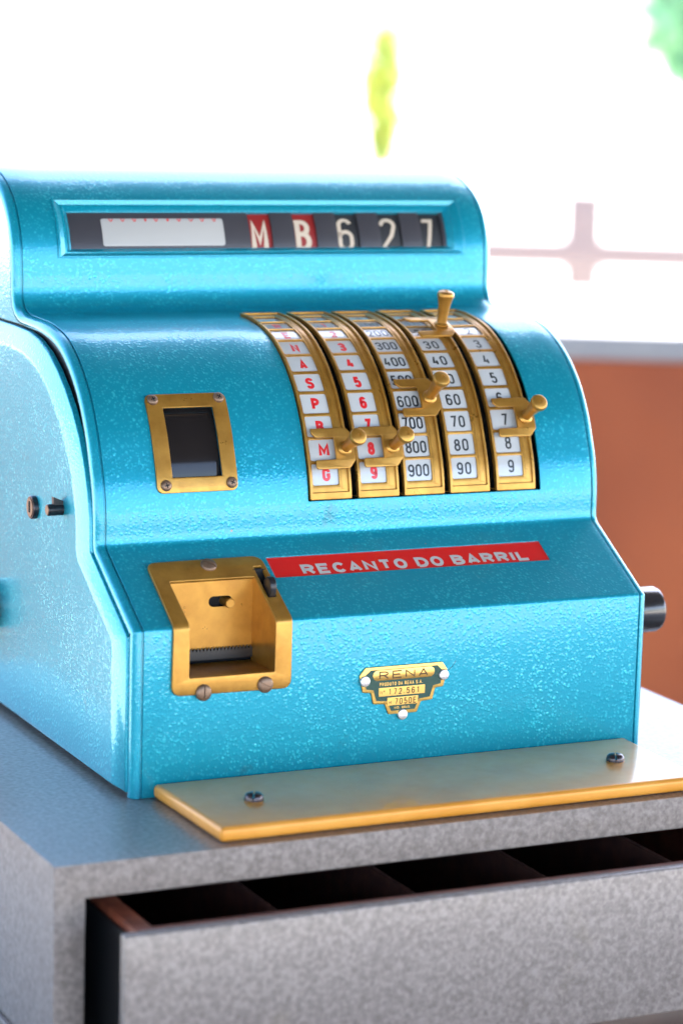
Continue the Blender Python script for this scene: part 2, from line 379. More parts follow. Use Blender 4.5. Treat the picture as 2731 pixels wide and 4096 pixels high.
for sx in (-1, 1):
    xx = -7.3 if sx < 0 else 382.3
    pts = side_poly(xx, 5.5, s_hi, 287.9)
    while pts[-1][2] <= .288 and pts[-2][2] <= .288: pts.pop()
    obj('upper_side_plate', poly_plate(pts, 1.2 if sx < 0 else -1.2), BLUE, reg)
# the bulged side cover with its bevelled border
PA = [(7.2, 3.6), (7.2, 107.2), (11.5, 110.8), (77.5, 150.5), (78.6, 157), (79.2, 171.5), (84, 190), (91, 207), (101.5, 225), (116, 241.5), (131, 254.5), (147, 265.5), (166, 275.5), (188, 282.5), (209, 285.6), (241, 286.4), (273, 286.4), (340, 286.4), (396, 286.4), (396, 3.6)]
PB = [(23.5, 5.6), (23.5, 100), (28, 103.6), (93, 143.5), (94.6, 151), (95.6, 169), (99.8, 184.5), (106, 199.5), (116.5, 214), (130, 229.8), (144, 241.8), (158, 252), (173, 260.5), (192, 267.5), (211, 271.2), (241, 272.8), (273, 272.8), (340, 272.8), (392, 272.8), (392, 5.6)]
def side_cover(sign, name):
    X = lambda d: (-d if sign < 0 else 375 + d)
    b = bmesh.new()
    def inset(P, k):
        c = Vector((200, 150)); return [Vector(p) + (c - Vector(p)).normalized() * k for p in P]
    loops = [(PA, 5.0), (PA, 8.4), (inset(PA, .4), 8.9), (inset(PA, 1.2), 9.2)]
    mid = [tuple(Vector(a).lerp(Vector(bb), .9)) for a, bb in zip(PA, PB)]
    loops += [(mid, 12.1), (PB, 12.45), (inset(PB, 3), 12.6)]
    rings = [[b.verts.new(Vector((X(d), p[0], p[1])) * MM) for p in lp] for lp, d in loops]
    n = len(PA)
    for A, B in zip(rings, rings[1:]):
        for i in range(n): b.faces.new((A[i], A[(i + 1) % n], B[(i + 1) % n], B[i]))
    last = [(v.co.y * 1000, v.co.z * 1000) for v in rings[-1]]
    cap = flat(last, [], .5, 0)
    bmesh.ops.delete(cap, geom=[f for f in cap.faces if min(v.co.z for v in f.verts) < -.1], context='FACES')
    for v in cap.verts: v.co = Vector((X(12.6 + v.co.z), v.co.x, v.co.y)) * MM
    join(b, cap); bmesh.ops.remove_doubles(b, verts=b.verts, dist=1e-6)
    return obj(name, b, BLUE, reg, angle=40)
side_cover(-1, 'side_cover'); side_cover(1, 'side_cover')
# lock and latch on the left cover
lk = obj('lock', lathe_bm([(0, 0), (8.3, 0), (8.3, 3.2), (7.8, 3.8), (0, 3.8)], 36, axis_mat(Vector((-12.4, 181, 164.5)) * MM, (-1, 0, 0))), DARKSTEEL, reg)
obj('lock_face', lathe_bm([(0, 0), (6.6, 0), (6.6, .6), (0, .6)], 36, axis_mat(Vector((-16.1, 181, 164.5)) * MM, (-1, 0, 0))), STEEL, lk)
obj('keyhole', box_bm(-17.0, -16.5, 179.6, 182.2, 161, 169, .5), VOID, lk)
la = obj('latch', lathe_bm([(0, 0), (4.1, 0), (4.1, 10.5), (3.7, 11), (0, 11)], 28, axis_mat(Vector((-12.4, 124, 172.5)) * MM, (-1, 0, 0))), BLACK, reg)
obj('latch_tip', lathe_bm([(0, 0), (3.6, 0), (3.4, .5), (0, .5)], 24, axis_mat(Vector((-23.3, 124, 172.5)) * MM, (-1, 0, 0))), STEEL, la)
bt = bmesh.new(); vs = [bt.verts.new(Vector(p) * MM) for p in ((-12.4, 126, 172), (-19.5, 126, 172), (-19.5, 126, 181.5), (-12.4, 126, 178.5))]; bt.faces.new(vs)
r_ = bmesh.ops.extrude_face_region(bt, geom=bt.faces[:]); [setattr(v, 'co', v.co + Vector((0, -.004, 0))) for v in r_['geom'] if isinstance(v, bmesh.types.BMVert)]
obj('latch_tab', bt, BLACK, la)
# knobs on both ends
rk = obj('side_knob', lathe_bm([(0, 0), (16.8, 0), (16.8, 42), (15.6, 44.6), (13.5, 45.3), (0, 45.3)], 56, axis_mat(Vector((382.3, 60, 87)) * MM, (1, 0, 0))), BLACKGLOSS, reg, label='black cylindrical knob on the far end')
obj('side_knob', lathe_bm([(0, 0), (17.5, 0), (18.5, 3), (18.5, 15), (17, 19), (12, 21.5), (0, 22)], 48, axis_mat(Vector((-12.5, 277, 76)) * MM, (-1, 0, 0))), KNOBWOOD, reg, label='brown bakelite knob on the near end')

# ---- dark inside
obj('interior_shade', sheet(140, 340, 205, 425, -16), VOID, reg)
# ---- dials
X0S = [149.3, 186.2, 222.1, 258.4, 295.7]; DW = 31.7
ROW = lambda k: 229.2 + 17.1 * k
COLS = [list('GMBPSANER') + [''], list('987654321') + ['0'], ['900', '800', '700', '600', '500', '400', '300', '200', '100', '0'], ['90', '80', '70', '60', '50', '40', '30', '20', '10', '0'], list('987654321') + ['0']]
for ci, X0 in enumerate(X0S):
    wins = [rrect(X0 + 2.9, X0 + 23.1, ROW(k), ROW(k) + 14.9, 1.3, 3) for k in range(10)]
    d = obj('number_dial', wrap(flat(rrect(X0 + .3, X0 + DW - .3, 219.6, 409.5), wins, 1.1, .25, 1), .7), BRASS, reg, angle=36)
    ring = flat(rrect(X0, X0 + DW, 219.2, 410, .8, 2), [rrect(X0 + 1.7, X0 + DW - 2.0, 224.4, 408.6, .5, 2)], 1.9, .55, 2)
    obj('raised_border', wrap(ring, 2.2), BRASS, d, angle=36)
    ring = flat(rrect(X0 + 24.6, X0 + DW - 3.6, 226.4, 407, .3, 2), [], .5, .2, 1)
    obj('flat_strip', wrap(ring, .95), BRASS, d, angle=36)
    b = bmesh.new()
    for xa, xb in ((X0 + .15, X0 + 1.0), (X0 + DW - 1.0, X0 + DW - .15)):
        fl = flat([(xa, 219.8), (xb, 219.8), (xb, 409), (xa, 409)], [], 2.2, 0)
        join(b, fl)
    fl = flat([(X0 + 1.05, 219.8), (X0 + DW - 1.05, 219.8), (X0 + DW - 1.05, 220.8), (X0 + 1.05, 220.8)], [], 13, 0); join(b, fl)
    obj('skirt', wrap(b, .25), BRASS, d)
    for k in range(10):
        txt = COLS[ci][k]; r0 = ROW(k)
        obj('label_plate', sheet(X0 + 2.2, X0 + 23.8, r0 - .7, r0 + 15.6, -.55 + .0 * k), CARD, d)
        if txt:
            n = len(txt); red = ci < 2
            t = 2.3 if red else 1.45
            gw = {1: 5.4 if red else 5.0, 2: 5.0, 3: 4.9}[n]; gap = {1: 0, 2: 1.5, 3: .9}[n]
            if txt == 'M': gw = 7.2
            elif txt.isalpha(): gw = 6.1
            tw = n * gw + (n - 1) * gap; cx = X0 + 13.2 + (.8 if n == 1 else 0)
            hh = 9.4 if n == 1 else 9.0
            if txt == '0': hh = 5; gw = 4.4; t = 1.6
            tb, _ = text_bm(txt, cx - tw / 2, r0 + 7.3 - hh / 2 - random.uniform(-.25, .25), gw, hh, t, gap)
            obj('numeral' if txt.isdigit() else 'letter', wrap(tb, -.5), RED if red else INK, d, smooth=False)
# ---- selector sliders: forked pointer and turned knob
KNOB = [(0, 0), (5.2, 0), (5.4, 1.0), (4.7, 1.9), (3.6, 2.4), (3.5, 4), (3.9, 10), (4.6, 16), (5.6, 20.6), (6.2, 22), (6.3, 23.6), (5.7, 25), (4.2, 25.9), (1.3, 26.2), (1.2, 25.7), (0, 25.6)]
for ci, k in ((0, 1), (1, 1), (2, 3), (3, 7), (4, 2)):
    X0 = X0S[ci]; cs = ROW(k) + 7.5; x = X0 + 3.6
    pts = [(x + 1.2, cs - 14.2), (X0 + 30.2, cs - 14.2), (X0 + 35.2, cs - 8.6), (X0 + 35.2, cs + 8.4), (X0 + 30.2, cs + 14.2), (x, cs + 14.2), (x, cs + 11), (x + 3.4, cs + 7.6), (X0 + 20.4, cs + 7.6), (X0 + 20.4, cs - 7.8), (x + 1.2, cs - 7.8)]
    pts = rpoly(pts, [2.2, .6, .8, .8, .6, .3, 1, 1.5, .5, .5, 1.2], 3)
    s_ = obj('selector_slider', wrap(flat(pts, [], 1.7, .4, 2), 5.6), BRASS, reg, angle=36)
    base = P3(X0 + 27.6, cs - .6, 5.5); n3 = N3(cs); tt = T3(cs)
    upv = Vector((0, -n3.z, n3.y)); upv = upv if upv.z > 0 else -upv
    ax = (n3 + upv * .14).normalized()
    obj('slider_knob', lathe_bm(KNOB, 32, axis_mat(base, ax)), BRASS, s_, angle=30)
    bl = flat([(X0 + 29.5, cs - 4), (X0 + 31, cs - 4), (X0 + 31, cs + 4), (X0 + 29.5, cs + 4)], [], 4, 0)
    obj('slider_stem', wrap(bl, 4.2), BRASS, s_)

# ---- screws
def slotted(r, h, gapw=.75):
    b = bmesh.new()
    prof = [(r, 0), (r * 1.0, h * .35), (r * .93, h * .62), (r * .75, h * .85), (r * .45, h * .97), (0, h)]
    join(b, lathe_bm([(0, 0)] + prof, 28))
    bmesh.ops.bisect_plane(b, geom=b.verts[:] + b.edges[:] + b.faces[:], plane_co=(0, gapw / 2 * MM, 0), plane_no=(0, 1, 0))
    bmesh.ops.bisect_plane(b, geom=b.verts[:] + b.edges[:] + b.faces[:], plane_co=(0, -gapw / 2 * MM, 0), plane_no=(0, 1, 0))
    # sink the strip between the cuts: the slot
    lim = gapw / 2 * MM + 1e-7
    geo = [f for f in b.faces if abs(f.calc_center_median().y) < lim and f.calc_center_median().z > h * .3 * MM]
    bmesh.ops.delete(b, geom=geo, context='FACES')
    sl = bmesh.new()
    z0 = h * .42 * MM; g = gapw / 2 * MM; rr = r * .97 * MM
    vs = [sl.verts.new(p) for p in ((-rr, -g, z0), (rr, -g, z0), (rr, g, z0), (-rr, g, z0))]; sl.faces.new(vs)
    for sy in (-g, g):
        N_ = 10
        top = [sl.verts.new((rr * math.cos(math.pi * i / N_) * .97, sy, z0 + (h * MM - z0) * max(0, math.sin(math.pi * i / N_)) ** .6)) for i in range(N_ + 1)]
        lo = [sl.verts.new((v.co.x, sy, z0)) for v in top]
        for i in range(N_):
            sl.faces.new((top[i], top[i + 1], lo[i + 1], lo[i]))
    join(b, sl)
    return b
def phillips(r, h):
    return lathe_bm([(0, 0), (r, 0), (r, h * .3), (r * .9, h * .65), (r * .65, h * .92), (r * .3, h), (0, h)], 24)
def place(name, bmf, material, M4, parent, sub=None):
    b = bmf; b.transform(M4); return obj(name, b, material, parent, angle=35)
def screw_at(x, s, off, r, h, kind, rot, parent, mtl=STEEL):
    Mx = axis_mat(P3(x, s, off), N3(s)) @ Matrix.Rotation(R(rot), 4, 'Z')
    if kind == 'slot':
        o = place('screw', slotted(r, h), mtl, Mx, parent)
        return o
    o = place('screw', phillips(r, h), mtl, Mx, parent)
    b = bmesh.new()
    for q in ((1.5, .42), (.42, 1.5)):
        for v in range(1): join(b, box_bm(-q[0], q[0], -q[1], q[1], h - .25, h + (.06 if q[0] > 1 else .09)))
    b.transform(Mx); return o, b

# ---- journal window with its brass frame
wf = obj('journal_window_frame', wrap(flat(rrect(36.6, 95.6, 228.8, 298.4, 4.6, 5), [rrect(48.2, 84.8, 239, 288, .5, 2)], 1.7, .4, 2), 1.8), BRASS, reg, angle=36)
b = bmesh.new(); prev = None          # bowed glass over the journal roll
for k in range(25):
    s = 237 + 53 * k / 24; o_ = -2.0 - 150 + math.sqrt(150 ** 2 - (s - 263.5) ** 2)
    row = [b.verts.new(P3(x, s, o_)) for x in (46.3, 86.4)]
    if prev: b.faces.new((prev[0], prev[1], row[1], row[0]))
    prev = row
obj('window_pane', b, GLASSBLACK, wf)
for x, s, rot in ((41.9, 294.0, 20), (90.4, 294.2, 55), (43.0, 234.0, 15), (90.9, 234.2, 60)):
    Mx = axis_mat(P3(x, s, 1.7), N3(s)) @ Matrix.Rotation(R(rot), 4, 'Z')
    b = phillips(3.9, 2.4); b.transform(Mx); sc = obj('screw', b, STEEL, wf, angle=35)
    # near-black cross just proud of the dome, standing in for the recess shade
    b = flat([(-1.7, -.4), (-.4, -.4), (-.4, -1.7), (.4, -1.7), (.4, -.4), (1.7, -.4), (1.7, .4), (.4, .4), (.4, 1.7), (-.4, 1.7), (-.4, .4), (-1.7, .4)], [], .6, 0)
    b.transform(Matrix.Scale(MM, 4)); b.transform(Matrix.Translation((0, 0, 2.44 * MM))); b.transform(Mx)
    o = obj('dark_cross', b, VOID, wf); 

# ---- receipt slot: brass bezel that folds over the front edge
bz_out = rpoly([(20.8, 174.6), (19, 67.6), (104.6, 66.8), (104.4, 175.4)], [7, 7, 7, 9], 6)
bezel = obj('receipt_bezel', wrap(flat(bz_out, [rpoly([(31.2, 154.6), (31.2, 79.2), (92.4, 79.2), (92.4, 154.6)], .8, 2), rrect(95.2, 100.8, 133.6, 164.6, .5, 2)], 2.6, .8, 3), 2.6), BRASS, reg, angle=36)
def poly_x(x, pts):
    b = bmesh.new(); vs = [b.verts.new(Vector((x, p[0], p[1])) * MM) for p in pts]; f = b.faces.new(vs); bmesh.ops.triangulate(b, faces=[f]); return b
side = [(-1.2, 78.2), (-1.2, 112.9), (35.2, 134.9), (38.2, 134.9), (38.2, 77.6)]
for x in (31.0, 92.6): obj('well_side', poly_x(x, side), BRASS, bezel)
# back wall with an oval hole for the pin
bw = flat([(31, 88.0), (92.6, 88.0), (92.6, 136), (31, 136)], [rrect(60.6, 77.6, 116.6, 124.0, 3.6, 5)], 1.2, 0)
for v in bw.verts: v.co = Vector((v.co.x, 37.6 - v.co.z, v.co.y)) * MM
obj('well_back', bw, BRASS, bezel)
b = bmesh.new(); vs = [b.verts.new(Vector(p) * MM) for p in ((31, -1.4, 78.0), (92.6, -1.4, 78.0), (92.6, 38, 78.6), (31, 38, 78.6))]; b.faces.new(vs)
obj('well_floor', b, BRASS, bezel)
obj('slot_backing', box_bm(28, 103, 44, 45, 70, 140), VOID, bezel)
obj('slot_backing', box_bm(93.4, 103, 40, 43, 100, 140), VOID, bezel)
obj('feed_pin', lathe_bm([(0, 0), (3.3, 0), (3.3, 12), (2.9, 12.6), (0, 12.6)], 24, axis_mat(Vector((74.4, 45, 119.4)) * MM, (0, -1, 0))), BRASS, bezel)
cb = bmesh.new()
teeth = []
nT = 24
for i in range(nT):
    x = 31.2 + 61.2 * i / nT; dx = 61.2 / nT; teeth += [(x, 86.8), (x + dx / 2, 89.6)]
cbm = flat([(31.2, 81.2), (92.4, 81.2), (92.4, 87.2)] + [(x, z) for x, z in reversed(teeth)], [], 1.2, 0)
for v in cbm.verts: v.co = Vector((v.co.x, 35.2 - v.co.z, v.co.y)) * MM
ctr = obj('paper_cutter', cbm, BLACK, bezel)
obj('cutter_roller', lathe_bm([(0, 0), (2.6, 0), (2.6, 60.6), (0, 60.6)], 20, axis_mat(Vector((31.5, 39.5, 83.4)) * MM, (1, 0, 0))), BLACK, ctr)
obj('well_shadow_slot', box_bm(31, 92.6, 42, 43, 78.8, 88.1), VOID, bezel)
# black lever in its slot
lv = flat([(2.4, -8), (15.4, -8), (15.4, 7.5), (14.4, 10.2), (12, 12), (9, 12.4), (6, 11.2), (3.8, 8.6), (2.4, 5)], [], 4.4, .6, 2)
# lever outline drawn as (along the slot, height), its thickness across x
for v in lv.verts: v.co = P3(98.0 + (v.co.z + 2.2), 131.5 + v.co.x, v.co.y)
obj('lever', lv, BLACK, bezel)
obj('lever_track', sheet(94.6, 101.4, 132.6, 165.4, -6), VOID, bezel)
for x, s, rot in ((63.6, 168.0, -38), (41.2, 68.9, 86), (85.4, 70.8, -25)):
    screw_at(x, s, 2.5, 5.6, 2.8, 'slot', rot, bezel)

# ---- red name strip
sg = obj('name_strip', sheet(LAB[0] - 1, LAB[1] + 1, LAB[2] - 1, LAB[3] + 1, -1.0), SIGNRED, reg)
txt = 'RECANTO DO BARRIL'
_, xe = text_bm(txt, 0, 0, 9.1, 10, 2.15, 1.9, space=4.6)
sc_ = (307.5 - 131) / (xe - 1.9)
tb, _ = text_bm(txt, 131, 156.4, 9.1 * sc_, 10.4, 2.6, 1.9 * sc_, space=4.6 * sc_)
obj('lettering', wrap(tb, -.88), SILVER, sg, smooth=False)

# ---- maker's plate
cxp = 189.0
outl = [(160, 76), (218.6, 76), (222.6, 70.5), (219.8, 58.8), (213.6, 58.2), (211.6, 50.2), (203, 49.6), (199.8, 42.2), (178.4, 42.2), (175.2, 49.6), (166.6, 50.2), (164.6, 58.2), (158.4, 58.8), (155.6, 70.5)]
npl = obj('maker_plate', wrap(flat(rpoly(outl, .8, 2), [], 1.1, .35, 2), 1.3), GOLDLINE, reg, label='small brass maker plate with green enamel')
inl = [(164, 74), (214.6, 74), (219, 70), (217.4, 61), (211.8, 60), (209.4, 52.4), (201.4, 51.6), (198, 44.6), (180.2, 44.6), (177, 51.6), (168.8, 52.4), (166.4, 60), (160.8, 61), (159.2, 70)]
obj('enamel_field', wrap(flat(inl, [], .25, 0), 1.48), GREEN, npl)
for nm, (a, b_, c_, d_, r) in (('name_cartouche', (165.6, 212.4, 66.4, 73.6, 3.5)), ('number_bar', (170.4, 205.4, 55.2, 61.2, .2)), ('model_bar', (177, 200.4, 48.4, 54.0, .2))):
    obj(nm, wrap(flat(rrect(a, b_, c_, d_, r, 6), [], .3, .08, 1), 1.7), GOLDLINE, npl)
tb, _ = text_bm('RENA', 170.2, 67.2, 7.4, 5.6, 1.0, 2.6); obj('engraved_name', wrap(tb, 1.72), BROWNLINE, npl, smooth=False)
tb, _ = text_bm('PRODUTO DA RENA S.A.', 170.8, 62.4, 1.42, 2.5, .42, .45, space=1.1); obj('engraved_line', wrap(tb, 1.55), GOLDLINE, npl, smooth=False)
tb, xx = text_bm('N', 171.2, 56.6, 1.9, 2.6, .45, .5); join(tb, text_bm('o', 173.6, 56.9, 1.6, 2.6, .4, .5)[0]); join(tb, text_bm('172.561', 177.6, 56.0, 2.6, 4.4, .75, 1.25)[0]); obj('stamped_number', wrap(tb, 1.72), BROWNLINE, npl, smooth=False)
tb, xx = text_bm('M', 178, 49.4, 1.9, 2.4, .45, .5); join(tb, text_bm('7050E', 182.6, 48.9, 2.5, 4.4, .7, 1.0)[0]); obj('stamped_number', wrap(tb, 1.72), BROWNLINE, npl, smooth=False)
tb, xx = text_bm('IND. BRAS.', 182.6, 45.8, 1.15, 1.7, .3, .4, space=1.0); obj('engraved_line', wrap(tb, 1.55), GOLDLINE, npl, smooth=False)
for x, s in ((159.5, 66.8), (219.5, 67.0), (188.7, 41.6)):
    Mx = axis_mat(P3(x, s, 1.0), N3(s)); b = lathe_bm([(0, 0), (3.7, 0), (3.8, 1.0), (3.4, 1.9), (2.2, 2.3), (0, 2.4)], 28); b.transform(Mx); obj('rivet', b, ALU, npl, angle=40)
br = bmesh.new(); prev = None
for k in range(7):
    t = k / 6; p = P3(222 + 5.2 * t, 69.5 + 6 * t + 1.2 * t * t, 2 + 2.5 * math.sin(t * 2)); ring_ = []
    for a in range(5): ring_.append(br.verts.new(p + Vector((math.cos(a * 1.2566), 0, math.sin(a * 1.2566))) * .18 * MM))
    if prev: [br.faces.new((prev[i], prev[(i + 1) % 5], ring_[(i + 1) % 5], ring_[i])) for i in range(5)]
    prev = ring_
obj('loose_wire', br, BLACK, npl)

# ---- display: stepped bevel frame, panel, card and number drums
def ringloop(x0, x1, s0, s1, off, b):
    pts = []; n = 12
    for k in range(n): pts.append((x0 + (x1 - x0) * k / n, s0))
    for k in range(n): pts.append((x1, s0 + (s1 - s0) * k / n))
    for k in range(n): pts.append((x1 - (x1 - x0) * k / n, s1))
    for k in range(n): pts.append((x0, s1 - (s1 - s0) * k / n))
    return [b.verts.new(P3(x, s, off)) for x, s in pts]
b = bmesh.new(); rings = []
O_ = DISPO; I_ = (38.6, 346.6, 494.6, 526.2)
for t, off in ((0.0, -1.2), (0.0, .9), (.05, 1.4), (.16, 1.4), (.24, .8), (.5, -1.0), (.56, -.9), (.66, -1.1), (.92, -5.2), (1.0, -5.6), (1.0, -9)):
    rings.append(ringloop(*[O_[i] + (I_[i] - O_[i]) * t + (-.25 if i in (0, 2) else .25) * (1 - t) for i in range(4)], off, b))
for A, B in zip(rings, rings[1:]):
    n = len(A)
    for i in range(n): b.faces.new((A[i], A[(i + 1) % n], B[(i + 1) % n], B[i]))
df = obj('display_frame', b, BLUE_SMOOTH, reg, angle=30)
DX = [181.6, 218.4, 254.2, 290.4, 325.6]; DWD = 18.2
holes = [rrect(x, x + DWD, 488.5, 532) for x in DX]
obj('display_panel', wrap(flat(rrect(36, 349.5, 487.5, 533), holes, 1.2, .15, 1), -6.6), DISP, df)
obj('card_strip', wrap(flat(rrect(64.2, 160.6, 497.0, 520.4, 2.0, 4), [], .4, .1, 1), -6.2), PAPER, df)
b = bmesh.new()
for i, px in enumerate((155, 285, 415, 537, 655, 785, 910, 1045, 1170, 1305)):
    x = 66 + 92.5 * (px - 70) / 1300; ww = (2.6, 2.4, 2.4, 1.2, 2.4, 1.4, 2.6, 2.8, 2.4, 2.4)[i]
    pts = [(x - ww / 2 + ww * k / 6, 520.2 - 2.3 * math.sin(math.pi * k / 6) ** .6) for k in range(7)]
    ribbon(b, pts, .8, False, 0)
obj('cut_off_lettering', wrap(b, -6.12), RED, df, smooth=False)
for i, ch in enumerate('MB627'):
    dr = obj('number_drum', sheet(DX[i] - .5, DX[i] + DWD + .5, 486, 534, -8.6), DARKRED if i < 2 else DRUM, df)
    x0, x1, hh = ((183, 197, 27.2), (219.6, 232.6, 28.2), (255, 268, 29.6), (290.8, 305, 29.6), (326.6, 337.4, 28.6))[i]
    tb, _ = text_bm(ch, x0, 491.8, (x1 - x0) / (1.12 if ch == 'M' else 1), hh, (4.3, 4.2, 3.2, 3.2, 3.0)[i], 0)
    obj('drum_character', wrap(tb, -8.4), CREAM, dr, smooth=False)
obj('window_glass_backing', sheet(30, 355, 484, 536, -10), VOID, df)

# ================================================================== GREY DRAWER CABINET
cab = empty('drawer_cabinet', (.19, .14, -.131), 'grey hammered metal cash drawer cabinet under the turquoise register', 'cash drawer')
bx0, bx1, by0, by1, bz0, bz1 = -101.5, 481.5, -118, 402, -131, -.3
ox0, ox1, oz0, oz1, oy = -80.9, 460.9, -127, -22.8, 380
b = bmesh.new(); V = lambda x, y, z: b.verts.new(Vector((x, y, z)) * MM)
o8 = [V(bx0, by0, bz0), V(bx1, by0, bz0), V(bx1, by0, bz1), V(bx0, by0, bz1), V(bx0, by1, bz0), V(bx1, by1, bz0), V(bx1, by1, bz1), V(bx0, by1, bz1)]
i8 = [V(ox0, by0, oz0), V(ox1, by0, oz0), V(ox1, by0, oz1), V(ox0, by0, oz1), V(ox0, oy, oz0), V(ox1, oy, oz0), V(ox1, oy, oz1), V(ox0, oy, oz1)]
for k in range(4):
    j = (k + 1) % 4; b.faces.new((o8[k], o8[j], i8[j], i8[k])); b.faces.new((o8[k], o8[k + 4], o8[j + 4], o8[j])); b.faces.new((i8[k], i8[j], i8[j + 4], i8[k + 4]))
b.faces.new(o8[4:]); b.faces.new(i8[4:])
be = [e for e in b.edges if e.calc_face_angle(0) > .5 and any(v in o8 for v in e.verts)] + [e for e in b.edges if all(v in i8[:4] for v in e.verts)]
bmesh.ops.bevel(b, geom=be, offset=2.2 * MM, segments=3, affect='EDGES', profile=.5)
body = obj('cabinet_body', b, GREY, cab, angle=40)
obj('cavity_shade', box_bm(ox0 + .3, ox1 - .3, by0 + 9, oy - 2, oz1 - 1.4, oz1 - .2), VOID, cab)  # near-black sheets standing in for the shade inside the cabinet
obj('cavity_shade', box_bm(ox0 + .2, ox0 + 1.4, by0 + 9, oy - 2, oz0 + 1, oz1 - 1.6), VOID, cab)
obj('cabinet_foot_rail', box_bm(-106, -101.6, -100, 400, -131, -125.5, .8), GREY, cab)
# brass apron plate
pts = rpoly([(10.4, -109), (364.5, -109), (367.5, -.6), (7.6, -.6)], [3, 3, 3, 3], 4)
pl = flat(pts, [], 9.6, 3.2, 4)
for v in pl.verts: v.co = Vector((v.co.x, v.co.y, v.co.z + 9.7)) * MM
ap = obj('brass_apron_plate', pl, PLATE, cab, angle=30)
for x, y, rot in ((55, -57, 62), (328, -53.5, 64)):
    Mx = axis_mat(Vector((x, y, 9.6)) * MM, (0, 0, 1)) @ Matrix.Rotation(R(rot), 4, 'Z')
    bb = slotted(6.3, 5.2, 1.5); bb.transform(Mx); obj('screw', bb, DARKSTEEL, ap, angle=35)
# open drawer
dx0, dx1, dz0, dz1 = -76.5, 456.5, -128, -29.5
dr = obj('drawer_front', box_bm(dx0, dx1, -172, -164, dz0, dz1, 1.5, 3), GREY, cab)
obj('drawer_back_edge', box_bm(dx0 + 3, dx1 - 3, -163.9, -161.5, dz0 + 2, dz1 - 2.2), DARKSTEEL, dr)
tray = obj('drawer_tray', box_bm(-62, 442, -161, 340, -124, -120), WOOD, cab)
obj('tray_front', box_bm(-62, 442, -161.3, -151, -119.9, -32.5, .8), WOOD, tray)
for x in (-62, 430): obj('tray_side', box_bm(x, x + 12, -150.8, 340, -119.9, -33.5, .8), WOOD, tray)
for x in (40, 136, 232, 328): obj('tray_divider', box_bm(x - 2.2, x + 2.2, -150.8, 300, -119.9, -41, .6), DARKWOOD, tray)
for x in (-64.6, 442.3): obj('side_dark_strip', box_bm(x, x + 2.3, -160.5, 340, -123, -39, .5), BLACK, tray)  # black strips added to darken the outer sides of the tray

# ================================================================== TABLE
tb_ = empty('table', (.19, .1, -.9), 'dark wooden table top under the grey drawer cabinet', 'table')
DKW = finebump(tint(mat('dark_table_wood', rough=.35, coat=.2), 12, (.035, .02, .013), (.06, .032, .02)), 80, .0001)
obj('tabletop', box_bm(-420, 800, -150, 520, -160, -131.2, 4, 3), DKW, tb_)
for x in (-380, 700):
    for y in (-100, 440): obj('leg', box_bm(x, x + 60, y, y + 60, -1000, -160.2, 3), DKW, tb_)

# ================================================================== PLACE AROUND
FLOOR = tint(finebump(mat('pale_paving', rough=.75), 6, .004), 2.0, (.42, .40, .36), (.56, .53, .48))
g = bmesh.new(); bmesh.ops.create_grid(g, x_segments=4, y_segments=4, size=4000)
for v in g.verts: v.co.z = -1.0
go = obj('ground', g, FLOOR); go['kind'] = 'structure'; go['label'] = 'pale sunlit paving'
def view_point(u, v, dist):
    """world point at a distance along the ray through photo pixel (u, v) - used once to fix real positions"""
    d = right * ((u - 1365.5) / 10521.2) + up * (-(v - 2048) / 10521.2) + fwd
    return CAM + d * dist
TILE = tint(mat('added_floor_dark', rough=.35), 4, (.09, .05, .035), (.14, .08, .055))
o = obj('added_floor', box_bm(-14000, 7000, -6500, 1500, -999, -985), TILE); o['kind'] = 'structure'; o['label'] = 'added dark floor out of view that cuts bounced light'  # added out of view; its dark tone limits light bouncing up
# low wall behind, running across the view
TERRA = finebump(tint(mat('terracotta_render', rough=.6), 2.2, (.29, .055, .012), (.44, .10, .024), detail=2), 30, .002)
COP = tint(mat('pale_stone_coping', rough=.5), 5, (.27, .27, .29), (.33, .325, .335))
lw = empty('low_wall', (1.6, 2.0, -1.0), 'terracotta painted low wall with pale coping behind the register', 'wall')
pA = view_point(2180, 1325, 3.6); pB = view_point(2731, 1352, 3.6 * 1.0)
dirw = (pB - pA); dirw.z = 0; dirw.normalize(); nrm = Vector((-dirw.y, dirw.x, 0))
Mw = Matrix(((dirw.x, nrm.x, 0, pA.x), (dirw.y, nrm.y, 0, pA.y), (0, 0, 1, 0), (0, 0, 0, 1)))
topz = (pA.z + pB.z) / 2 * 1000
b = box_bm(-3200, 2600, 30, 200, -1000, topz - 36.5); b.transform(Mw); obj('wall_body', b, TERRA, lw)
b = box_bm(-3210, 2610, 0, 240, topz - 36, topz, 5); b.transform(Mw); obj('coping', b, COP, lw)
# handrail beyond
RAILM = mat('grey_painted_rail', (.17, .135, .13), rough=.6)
pR = view_point(2731, 1035, 8.5); pL = view_point(1954, 1000, 8.5)
rl = empty('handrail', (pR.x, pR.y, -1.0), 'grey handrail beyond the low wall', 'handrail')
du = (pR - pL); du.z = 0; du.normalize(); nu = Vector((-du.y, du.x, 0)); zr = (pR.z + pL.z) / 2 * 1000
Mr = Matrix(((du.x, nu.x, 0, pL.x), (du.y, nu.y, 0, pL.y), (0, 0, 1, 0), (0, 0, 0, 1)))
b = box_bm(-400, 1800, -20, 20, zr - 48, zr + 48, 6); b.transform(Mr); obj('top_rail', b, RAILM, rl)
b = box_bm(240, 365, -16, 16, zr - 120, zr + 200, 4); b.transform(Mr); obj('rail_bracket', b, RAILM, rl)
for xx in (-350, 1500):
    b = box_bm(xx, xx + 40, -18, 18, -1000, zr - 23); b.transform(Mr); obj('post', b, RAILM, rl)
